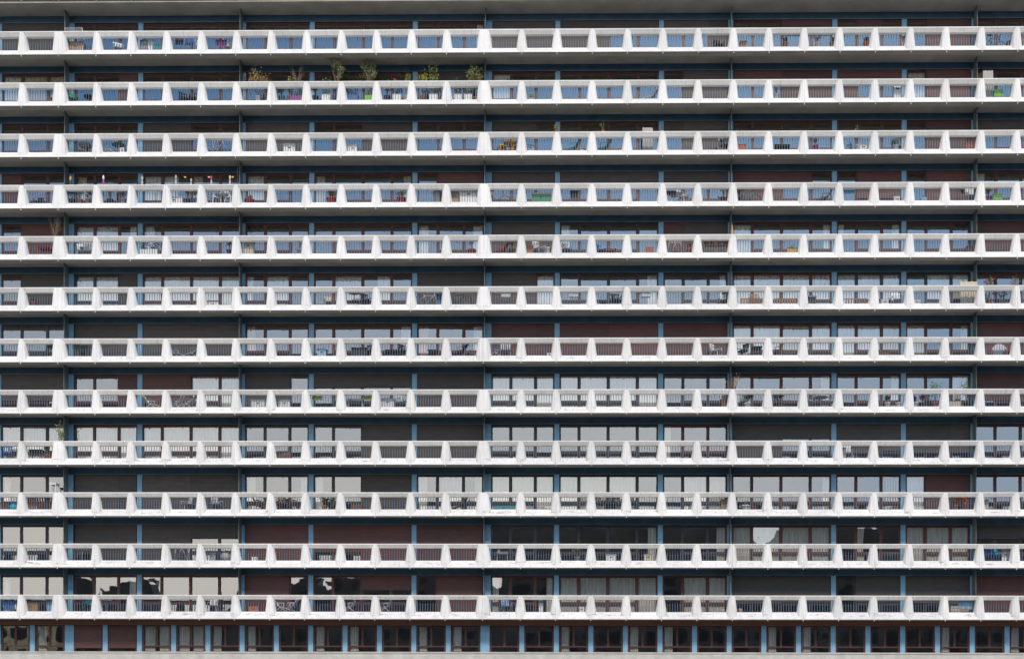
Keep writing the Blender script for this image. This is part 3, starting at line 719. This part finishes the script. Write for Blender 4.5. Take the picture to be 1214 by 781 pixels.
# ---- row 2
plant(2, 57, 'terracotta', 'leafy green plant by pale curtain', .7, .4, pr=.13)
chair(2, 84, 'green', 'green plastic chair', .7)
rtable(2, 104, 'black', 'small black round table', .32, h=.6)
chair(2, 217, 'black', 'black slatted chair turned sideways', .6)
chair(2, 229, 'black', 'black garden chair facing forward', 0)
plant(2, 304, 'white', 'tall spiky grass in white pot', 1.2, 1.1, 'leaf_dry', n=420, name='ornamental_grass')
planter(2, 350, 'purple', 'purple trough of low plants', .7, .22, 'leaf_yellow')
plant(2, 332, 'green', 'bright yellow green plant', .55, .5, 'leaf_yellow', n=220)
plant(2, 342, 'terracotta', 'bushy green plant', .95, .45, 'leaf', n=220)
tree(2, 350, 'brown', 'bare twiggy shrub rising above the rail', hh(2, 78), .95, bare=True)
planter(2, 385, 'white', 'white square planter', .5, .34, 'leaf_olive', ph=.9, n=220)
plant(2, 372, 'black', 'dark leafy plant left of white planter', .75, .35, 'leaf_dark', n=200)
tree(2, 397, 'dark', 'olive tree reaching the slab above', hh(2, 72), 1.1, n=760)
planter(2, 416, 'blue', 'blue plastic planter', .62, .34, 'leaf', ph=.8, n=200)
tree(2, 435, 'dark', 'broad olive tree with thin trunk', hh(2, 72), 1.35, n=900)
planter(2, 436, 'applegreen', 'green planter with low growth', .5, .24, 'leaf_yellow', 'flower_yellow')
planter(2, 469, 'white', 'white planter right of the trees', .5, .32, 'leaf_dark', ph=.9, n=200)
ornament(2, 466, 'white', 'red', 'red and white figure on the rail', 1.7)
plant(2, 457, 'dark', 'leafy plant behind the bars', .7, .4, 'leaf_dark', n=180)
plant(2, 480, 'white', 'tall loose green plant', 1.35, .4, 'leaf', n=180)
planter(2, 512, 'white', 'white box planter with bright shrubs', .5, .32, 'leaf_yellow', ph=2.2, n=420)
plant(2, 500, 'terracotta', 'yellow flowered bush', 1.35, .5, 'leaf_yellow', 'flower_yellow', n=240)
planter(2, 541, 'white', 'white planter beside its twin', .44, .3, 'leaf', 'flower_pink', ph=.9, n=200)
planter(2, 553, 'white', 'white planter nearest the central rib', .44, .3, 'leaf_olive', ph=.9, n=200)
tree(2, 562, 'terracotta', 'dense bush rising beside blue column', hh(2, 80), 1.05, 'leaf_yellow', n=620)
chest(2, 628, 'beige', 'small beige pot stand', .2, .3, .2, name='pot_stand', cat='stand')
deck(2, 768, 'white', 'lightblue', 'low white lounger with blue fabric', 0)
plant(2, 918, 'white', 'white flowers in white pot', .6, .3, 'leaf_olive', 'flower_white', n=90)
chest(2, 1061, 'white', 'narrow white cabinet', .38, .95, .3, name='cabinet', cat='cabinet')
towel(2, 1169.5, 'offwhite', 'long white towel hanging above the rail', .55, 2.1, .3, y=.8)
crate(2, 1181, 'applegreen', 'bright green crate', .5, .42)
# ---- row 3
rtable(3, 100, 'silver', 'wide pale round table', .42)
chair(3, 97, 'dark', 'dark chair under the round table', .2, y=1.3)
deck(3, 126, 'white', 'dark', 'white framed deck chair', pi)
rtable(3, 139, 'green', 'green topped round table', .37)
chest(3, 144, 'white', 'small white box', .25, .2, .25, y=.7)
airer(3, 262, 'tall white drying rack', wd=1.05, h=1.0)
chest(3, 342, 'white', 'white garden bench with cushions', .62, .38, .4, name='garden_bench', cat='bench')
chest(3, 417, 'white', 'white cushion box', .5, .3, .4)
table(3, 603, 'yellow', 'yellow folding table', .75)
chair(3, 594, 'yellow', 'yellow folding chair', -1.2, y=.8)
chair(3, 612, 'yellow', 'yellow chair right of the table', 1.2, y=.8)
chest(3, 628, 'lightblue', 'pale blue box', .35, .3, .3)
deck(3, 676, 'teal', 'teal', 'teal lounger', 0, L=.9)
chest(3, 688, 'white', 'small white pail', .18, .24, .18, name='pail', cat='pail')
deck(3, 712, 'teal', 'teal', 'teal sunbed with raised back', 0)
towel(3, 766, 'offwhite', 'white blanket hanging over the rail', .58, 1.95, .35, y=1.0, cat='blanket', name='hanging_blanket')
table(3, 852, 'white', 'white ironing table', .3, h=.95)
chair(3, 858, 'dark', 'dark chair by the rail', .4, y=.75)
plant(3, 658, 'terracotta', 'yellow green plant on the rail', .3, .35, 'leaf_yellow', z=zb(3) + 1.3 - 0.0, y=.25, pr=.1, ph=.14, n=60)
plant(3, 713, 'terracotta', 'spiky green plant on the rail', .32, .3, 'leaf', z=zb(3) + 1.3, y=.25, pr=.1, ph=.14, n=60)
plant(3, 783, 'white', 'tiny white flowers on the rail', .15, .2, 'leaf', 'flower_white', z=zb(3) + 1.3, y=.25, pr=.08, ph=.1, n=30)
crate(3, 877, 'orange', 'orange crate', .5, .28)
table(3, 925, 'black', 'low black table', .85, h=.5)
plant(3, 965, 'magenta', 'pink flowering plant', .4, .25, 'leaf', 'flower_pink', n=80)
chest(3, 1021, 'white', 'white basin', .4, .25, .35, name='basin', cat='basin')
plant(3, 1060, 'white', 'low green plant in white pot', .2, .5, 'leaf')
towel(3, 1148, 'terracotta', 'rust coloured cloth', .4, 1.1, .5)
plant(3, 1015, 'white', 'wispy plant against the window', 1.2, .4, 'leaf_olive', n=70)
plant(3, 1063, 'grey', 'leafless wiry plant', .9, .3, 'leaf_dry', n=30, y=1.1)
# ---- row 4
chair(4, 44, 'black', 'low black chair', 0, s=.8)
ornament(4, 82, 'dark', 'yellow', 'yellow sunflower ornament', 2.0)
plant(4, 84, 'dark', 'leafy plant next to blue column', .7, .5, 'leaf_dark', n=220)
plant(4, 93, 'terracotta', 'dense green shrub', .75, .5, 'leaf', n=240)
plant(4, 103, 'terracotta', 'red flowering shrub', .7, .5, 'leaf_dark', 'flower_red', n=220)
ornament(4, 121, 'magenta', 'white', 'white headed magenta ornament', 2.05)
plant(4, 129, 'dark', 'tall green plant in dark pot', .8, .5, 'leaf_olive', n=240)
plant(4, 144, 'grey', 'blue green bush', .6, .55, 'leaf', n=200)
ornament(4, 167, 'offwhite', 'beige', 'white ornament in front of blue column', 2.0)
ornament(4, 207, 'offwhite', 'offwhite', 'large white bird ornament', 2.05)
ornament(4, 225, 'offwhite', 'offwhite', 'slim white ornament', 1.85)
ornament(4, 249, 'offwhite', 'magenta', 'white ornament with magenta head', 2.0)
ornament(4, 271, 'offwhite', 'beige', 'cream and white ornament', 2.02)
chest(4, 206, 'white', 'low white bench', .9, .3, .4, name='garden_bench', cat='bench')
plant(4, 221, 'dark', 'green plant with red blooms', .8, .35, 'leaf', 'flower_red', n=170)
plant(4, 230, 'blue', 'leafy plant in blue pot', .7, .35, 'leaf', n=170)
table(4, 262, 'white', 'white table', .7)
chair(4, 254, 'white', 'white garden chair left of the table', -1.0, y=.75)
chair(4, 272, 'white', 'white garden chair right of the table', 1.0, y=.75)
plant(4, 294, 'red', 'shallow red bowl of plants', .18, .4, 'leaf_dry', pr=.26, ph=.2)
plant(4, 391, 'red', 'round plant in red pot', .38, .5, 'leaf', pr=.24, ph=.3, n=200)
plant(4, 474, 'red', 'spreading plant in red pot', .38, .5, 'leaf_olive', pr=.24, ph=.3, n=200)
plant(4, 517, 'grey', 'plant in tall grey tub', .22, .45, 'leaf', pr=.25, ph=.7, n=120)
chest(4, 554, 'white', 'large white storage chest', .9, .78, .45)
chest(4, 538, 'tan', 'tan cardboard box', .4, .62, .3)
o = MB().tube((0, 0, 0), (.03, 0, 2.56), .012).build('fishing_rod', 'dark', None, (px(279.5, .6), .6, zb(4) + FL))
o['label'] = 'thin dark rod standing upright, fourth row from top, beside second blue column'; o['category'] = 'rod'
bicycle(4, 587, 'grey', 'grey bicycle behind the bars', .2)
chest(4, 640, 'green', 'green and white covered bench', 1.05, .5, .4, 'white', name='garden_bench', cat='bench')
chest(4, 679, 'dark', 'small dark drawer unit', .45, .62, .35, name='drawer_unit', cat='cabinet')
towel(4, 793, 'burgundy', 'dark red cloth', .6, 1.1, .85)
table(4, 800, 'white', 'white table with thin legs', .65)
chair(4, 808, 'white', 'white chair right of the table', .9, y=.8)
plant(4, 856, 'brown', 'dry brown plant', .75, .35, 'leaf_dry')
bicycle(4, 884, 'teal', 'teal bicycle', .15)
plant(4, 874, 'dark', 'green plant beside the bicycle', .5, .4, 'leaf_dark')
deck(4, 974, 'dark', 'dark', 'dark upholstered lounger', 0)
towel(4, 1006, 'lightblue', 'light blue towel', .65, 1.12, .9)
chest(4, 1061, 'white', 'small white box on the sill', .3, .2, .25, y=.75)
ball(4, 1093, 'lightblue', 'pale blue ball', .22)
airer(4, 1144, 'rack with dark and white laundry', c='dark', wd=.9, h=.98, laundry=['dark', 'white', 'white'])
plant(4, 1170, 'purple', 'leafy plant in purple pot', .6, .45, 'leaf_yellow', n=200)
crate(4, 1180, 'applegreen', 'bright green plastic crate', .5, .35)
# ---- row 5
tree(5, 64, 'dark', 'bare forked twigs above the rail', 2.3, .9, bare=True)
table(5, 52, 'red', 'red metal table frame', .62, h=.62, lc='red')
chair(5, 95, 'white', 'white garden chair at the left', .4)
chair(5, 104, 'white', 'white garden chair facing the window', pi)
table(5, 100, 'dark', 'dark table between white chairs', .5, y=1.35)
planter(5, 176, 'white', 'long white trough with leafy shrubs', 1.0, .26, 'leaf_dark', ph=.9, n=330)
plant(5, 271, 'dark', 'bluish green plant', .6, .4, 'leaf_dark')
chest(5, 294, 'beige', 'beige wooden cupboard', .55, .82, .4, 'wood', name='cupboard', cat='cupboard')
plant(5, 354, 'grey', 'arching leafy plant', .8, .4, 'leaf_olive', n=60)
plant(5, 558, 'red', 'leafy plant in bright red pot', .7, .35, 'leaf', pr=.2, ph=.24, n=110)
deck(5, 592, 'red', 'red', 'red folded lounger', 0, L=.9)
plant(5, 605, 'brown', 'tan and green plant', .6, .35, 'leaf_dry')
chest(5, 627, 'terracotta', 'terracotta pot with lid', .3, .42, .3, name='clay_jar', cat='jar')
chair(5, 638, 'white', 'white chair with tall back', .8, s=1.1)
plant(5, 648, 'white', 'large round white pot', .06, .2, 'leaf', pr=.2, ph=.34, n=20)
chair(5, 670, 'grey', 'grey chair', .5)
chair(5, 711, 'blue', 'blue chair behind the table', .9, y=1.2)
table(5, 722, 'orange', 'orange table', .62, h=.42)
crate(5, 769, 'orange', 'orange fruit crate', .42, .3)
airer(5, 799, 'white square rack', wd=.66, h=.88)
plant(5, 815, 'orange', 'orange potted plant', .3, .3, 'leaf_dry')
for q, xx in enumerate((836, 843.5, 851, 858.5)):
    plant(5, xx, 'terracotta', ['clay pot leftmost of four', 'clay pot second of four', 'clay pot third of four', 'clay pot rightmost of four'][q], .18, .25, ['leaf_dry', 'leaf', 'leaf', 'leaf_dry'][q], pr=.14, ph=.2, z=zb(5) + FL + .59, y=.75, n=40)
o = start('plant_shelf', 'shelf', 'wooden shelf carrying clay pots', 5, 847, .75)
MB().box(-.62, .62, -.14, .14, .55, .58).build('shelf_board', 'wood', o)
for sx in (-.55, 0, .55): MB().box(sx - .02, sx + .02, -.12, .12, 0, .55).build('support', 'wood', o)
planter(5, 937, 'yellow', 'low yellow planter', .5, .16, 'leaf_yellow', ph=.15)
parasol(5, 866.5, 'tan', 'tan folded parasol', 1.75)
chest(5, 1148, 'brown', 'brown box in corner', .4, .3, .3)
# ---- row 6
plant(6, 39, 'terracotta', 'drooping plant in clay pot', .12, .35, 'leaf_dry', pr=.18, ph=.2)
chest(6, 252, 'white', 'flat white tray', .6, .12, .3, y=.72, name='tray', cat='tray')
chair(6, 388, 'beige', 'beige chair', .3, s=.85)
rtable(6, 418.5, 'burgundy', 'dark red round table on white leg', .38, h=.95)
chair(6, 433, 'black', 'black chair', .6)
bicycle(6, 506, 'silver', 'silver bicycle with big wheels', .1)
chest(6, 519, 'blue', 'narrow blue box', .2, .6, .3)
bicycle(6, 541, 'dark', 'dark bicycle next to the central rib', -.15)
for xx, c_ in ((598.5, 'flower_white'), (679, 'flower_white'), (764.5, 'flower_white')):
    planter(6, xx, 'white', 'white planter hung on the bars', .52, .16, 'leaf_olive', c_, ph=.12, n=50, hang=True)
chair(6, 729, 'black', 'black lattice chair', .2)
table(6, 714, 'dark', 'dark low table', .4, h=.4)
plant(6, 857, 'dark', 'wispy green plant', .8, .4, 'leaf', n=120)
screen(6, 891, 'wood', 'wooden slatted screen', 1.28, .42)
chair(6, 893, 'wood', 'wooden chair behind the slatted screen', 0, y=1.1)
screen(6, 930, 'wood', 'wooden slatted screen running the full opening', 1.28, .42)
chest(6, 961, 'dark', 'dark box with white lid', .45, .45, .35, 'white')
screen(6, 1012, 'wood', 'wooden slatted screen behind low bars', 1.28, .4)
chest(6, 1047, 'white', 'white bowl on the floor', .4, .2, .35, name='bowl', cat='bowl')
chair(6, 1062, 'white', 'white stacked chair', 0)
chest(6, 1085, 'white', 'yellowish white basin', .35, .18, .3, name='basin', cat='basin')
towel(6, 1147, 'beige', 'cream cloth folded over the rail', .95, 1.8, .3, y=.9)
plant(6, 1172, 'terracotta', 'tall red flowering plant', 1.3, .6, 'leaf', 'flower_red', n=260)
plant(6, 1180, 'dark', 'trailing dark green plant', .8, .5, 'leaf_dark', n=220)
plant(6, 1201, 'terracotta', 'pink flowering plant above the rail', 1.3, .55, 'leaf', 'flower_pink', n=200)
# ---- row 7
plant(7, 59, 'dark', 'dark bushy plant', .5, .4, 'leaf_dark', n=220)
plant(7, 97, 'black', 'broad dark clipped hedge plant', .45, 1.15, 'leaf_dark', n=420)
deck(7, 207, 'silver', 'dark', 'folding chair with grey frame', pi)
deck(7, 228, 'silver', 'dark', 'folding chair leaning right', 0)
chest(7, 381, 'lightblue', 'pale blue cushion seat', .5, .4, .4)
chest(7, 425, 'black', 'black sofa bench', .85, .45, .45, name='garden_bench', cat='bench')
chair(7, 436, 'black', 'black chair at right of bench', -.3)
table(7, 463, 'black', 'black table', .7, h=.5)
chair(7, 478, 'black', 'black chair by the rail', .7)
plant(7, 483, 'terracotta', 'small brown plant', .3, .25, 'leaf_dry')
table(7, 512, 'dark', 'dark table with bottles', .55, h=.5)
deck(7, 543, 'black', 'black', 'black reclining chair', 0)
chair(7, 598, 'silver', 'grey plastic garden chair', 0, s=1.15)
deck(7, 587, 'silver', 'silver', 'grey folding steps leaning left', 0, L=.5)
chest(7, 650, 'white', 'small white dish', .25, .12, .2, name='dish', cat='dish')
chair(7, 848, 'white', 'white chair with round back', .9)
chair(7, 879, 'black', 'black folding chair', -.9)
table(7, 896, 'black', 'black garden table', .55, h=.65)
deck(7, 919, 'brown', 'brown', 'brown reclining chair', 0, L=.8)
planter(7, 1045, 'brown', 'low brown trough', .7, .14, 'leaf', 'flower_red', ph=.08)
rtable(7, 1184, 'silver', 'tilted pale round tabletop', .42, tilt=1)
plant(7, 1174, 'terracotta', 'small clay pot left of tilted tabletop', .08, .2, 'leaf_dry', pr=.1, ph=.16, n=20)
plant(7, 1192, 'terracotta', 'clay pot right of tilted tabletop', .1, .25, 'leaf_dry', pr=.16, ph=.22, n=20)
# ---- row 8
deck(8, 179, 'white', 'white', 'white folding lounge chair', pi)
deck(8, 208, 'white', 'white', 'white lounge chair facing right', 0, L=.75)
deck(8, 222, 'white', 'white', 'white lounge chair with raised back', 0)
chest(8, 306, 'silver', 'pale garden bench', .8, .42, .4, name='garden_bench', cat='bench')
chest(8, 337, 'silver', 'pale grey bench', .65, .42, .4, name='garden_bench', cat='bench')
plant(8, 331, 'terracotta', 'red plant beside grey bench', .15, .4, 'leaf', 'flower_red')
towel(8, 375, 'lime', 'lime green cushion hung on the bars', .56, 1.1, .88, cat='cushion', name='hanging_cushion')
towel(8, 435, 'lime', 'lime green cushion on the rail', .52, 1.1, .88, cat='cushion', name='hanging_cushion')
table(8, 421, 'silver', 'silver garden table', .9, h=.6)
chest(8, 459, 'silver', 'silver bench with slats', .7, .5, .4, name='garden_bench', cat='bench')
chair(8, 475, 'silver', 'silver chair', .7)
crate(8, 603, 'brown', 'brown crate', .3, .2)
plant(8, 857, 'terracotta', 'white lantern topped clay pot', .3, .3, 'flower_white', pr=.2, ph=.5, n=120)
plant(8, 868, 'dark', 'tall palm like plant above the rail', 1.5, .75, 'leaf_olive', 'flower_red', n=260)
plant(8, 885, 'white', 'round shrub in white pot', .65, .7, 'leaf_dark', n=420, pr=.2, ph=.24)
plant(8, 923, 'dark', 'dark round shrub', .62, .8, 'leaf_dark', n=420)
rtable(8, 972, 'silver', 'pale metal bistro table', .42)
chair(8, 959, 'silver', 'metal chair left of bistro table', -1.3)
chair(8, 983, 'silver', 'metal chair right of bistro table', 1.3)
plant(8, 1051, 'white', 'green plant in white pot', .35, .3, 'leaf', n=150)
plant(8, 1064, 'white', 'small empty white pot', .1, .2, 'leaf', n=20)
plant(8, 1084, 'white', 'white pot with purple leaves', .3, .3, 'flower_purple')
plant(8, 1092, 'dark', 'magenta leaved plant', .55, .35, 'flower_purple', 'flower_pink')
plant(8, 1108, 'terracotta', 'tall airy green plant', 1.15, .8, 'leaf', n=160)
planter(8, 1131, 'beige', 'beige basket planter', .62, .3, 'leaf', ph=.2)
plant(8, 1145, 'dark', 'arching green plant against pale curtain', 1.15, .8, 'leaf', n=240)
# ---- row 9
chair(9, 8, 'blue', 'blue chair with cloth', .3)
table(9, 43, 'dark', 'dark table', .8, h=.62)
plant(9, 55, 'terracotta', 'green plant in clay pot', .6, .5, 'leaf', n=200)
chest(9, 60, 'brown', 'brown tub', .28, .45, .3, name='tub', cat='tub')
plant(9, 70.5, 'dark', 'climbing plant hanging at the divider', 1.9, .45, 'leaf_olive', n=260, y=.6)
planter(9, 336, 'brown', 'low brown planter', .8, .2, 'leaf_dry', ph=.1)
chair(9, 1004, 'white', 'white chair', 0)
table(9, 995, 'white', 'white table beside chair', .55)
# ---- row 10
chest(10, 6, 'brown', 'brown box', .45, .4, .35)
ball(10, 16, 'turquoise', 'turquoise exercise ball', .24)
screen(10, 46, 'brown', 'brown reed screen', 1.32, .8)
table(10, 64, 'white', 'tall white frame above the rail', .42, h=1.58, y=.95)
chair(10, 220, 'silver', 'pale grey chair turned right', -.8)
chair(10, 257, 'silver', 'pale grey chair turned left', .8)
rtable(10, 232, 'silver', 'small silver table', .2, h=.45)
rtable(10, 246, 'silver', 'small silver side table', .2, h=.45)
deck(10, 307, 'brown', 'brown', 'brown folding deck chair', pi, L=.8)
chair(10, 335, 'brown', 'brown wooden chair', .5)
deck(10, 350, 'brown', 'terracotta', 'brown deck chair with wide fabric', pi, L=.8)
plant(10, 384, 'terracotta', 'red flowering bush', .5, .6, 'leaf', 'flower_red', n=260)
plant(10, 393, 'dark', 'plant with yellow flowers', .35, .4, 'leaf', 'flower_yellow', n=150)
crate(10, 422, 'brown', 'brown wooden crate', .6, .3)
deck(10, 545, 'brown', 'brown', 'dark brown deck chair', 0, L=.8)
rtable(10, 533, 'dark', 'low dark table', .25, h=.4)
chest(10, 597, 'teal', 'long low teal mat', 1.2, .2, .3, name='rolled_mat', cat='mat')
chair(10, 708, 'black', 'black garden chair', .2)
chair(10, 722, 'black', 'black chair left of pair', -.2)
chair(10, 731, 'black', 'black chair right of pair', .2, y=1.2)
chair(10, 748, 'black', 'black chair behind the rib', .2)
chest(10, 857, 'wood', 'upright wooden box', .3, .62, .3)
plant(10, 883, 'white', 'white tub with low plant', .12, .35, 'leaf', pr=.24, ph=.28)
plant(10, 872, 'dark', 'tall thin plant', .7, .3, 'leaf_dark')
plant(10, 893, 'red', 'small red pot', .15, .2, 'leaf', pr=.12, ph=.18)
plant(10, 1138, 'dark', 'large round red and gold flowering bush', .45, .95, 'flower_red', 'flower_yellow', n=620)
plant(10, 1132, 'terracotta', 'low green fringe plant beside flowering bush', .3, .5, 'leaf_olive', n=120)
chest(10, 1167, 'beige', 'small beige box', .25, .6, .3)
# ---- row 11
rtable(11, 97, 'white', 'white single legged table', .45)
airer(11, 215, 'white ladder shaped drying rack', wd=.75, h=1.0)
chest(11, 252, 'grey', 'grey box', .35, .5, .3)
ball(11, 268, 'grey', 'grey rounded tub chair', .33)
chest(11, 302, 'white', 'low white basin', .3, .2, .3, name='basin', cat='basin')
table(11, 595, 'white', 'white square table', .66, h=.6)
plant(11, 591, 'white', 'small red plant on the white table', .15, .2, 'leaf', 'flower_red', z=zb(11) + FL + .61, y=.95, pr=.07, ph=.1, n=40)
chest(11, 724, 'white', 'bright white box', .55, .4, .3)
plant(11, 684, 'grey', 'pale bushy plant', .5, .6, 'leaf_olive', n=120)
chest(11, 768, 'beige', 'beige storage box', .5, .4, .4)
chair(11, 1176, 'blue', 'blue folding chair', .4)
chest(11, 1192, 'white', 'white framed board with blue panel', .45, .7, .12, 'tan', name='display_board', cat='board')
chair(11, 1186, 'turquoise', 'turquoise chair beside white board', .9, y=1.2)
towel(11, 1170, 'blue', 'blue cloth on the bars', .4, 1.1, .8)
# ---- row 12
towel(12, 10, 'blue', 'blue sheet', .6, 1.1, .5)
chest(12, 38, 'wood', 'large brown cardboard box', .75, .55, .4, y=.75)
towel(12, 58, 'lightblue', 'pale blue cloth', .3, 1.1, .45)
chair(12, 100, 'black', 'black chair left in pair', .5)
chair(12, 106, 'turquoise', 'turquoise chair behind black one', .9, y=1.25)
rtable(12, 126, 'silver', 'silver round table', .3)
chair(12, 121, 'black', 'black chair behind table', .2, y=1.3)
chair(12, 252, 'white', 'white slatted chair', 0)
chest(12, 301, 'terracotta', 'terracotta coloured box', .5, .32, .3)
deck(12, 333, 'white', 'white', 'white lounger folded flat', pi)
deck(12, 344, 'white', 'silver', 'white lounger leaning right', 0, L=.9, y=1.2)
deck(12, 414, 'white', 'white', 'white curved rocking lounger', 0, L=.7)
deck(12, 456, 'white', 'white', 'white rocking lounger by the mullion', 0, L=.7)
chest(12, 641, 'white', 'tall narrow white cabinet', .2, 1.05, .3, name='cabinet', cat='cabinet')
chest(12, 689, 'white', 'white box by the rib', .3, .32, .3)
chair(12, 600, 'lightblue', 'pale blue chair', .4, y=1.2)
ball(12, 877, 'tan', 'tan ball', .16)
crate(12, 1131, 'beige', 'beige wicker basket', .5, .42)
crate(12, 1142, 'tan', 'tan wooden crate', .5, .32)
towel(12, 1144, 'lightblue', 'white and blue patterned cloth', .75, 1.12, .62)
chest(12, 856, 'white', 'tiny white box', .15, .15, .15)

# ------------------------------------------------------------------ render
scene.render.engine = 'CYCLES'
scene.cycles.use_denoising = True
scene.cycles.max_bounces = 7; scene.cycles.diffuse_bounces = 4; scene.cycles.glossy_bounces = 3; scene.cycles.transparent_max_bounces = 10
scene.cycles.caustics_reflective = False; scene.cycles.caustics_refractive = False
scene.view_settings.view_transform = 'Standard'; scene.view_settings.look = 'None'
scene.view_settings.exposure = 0; scene.view_settings.gamma = 1
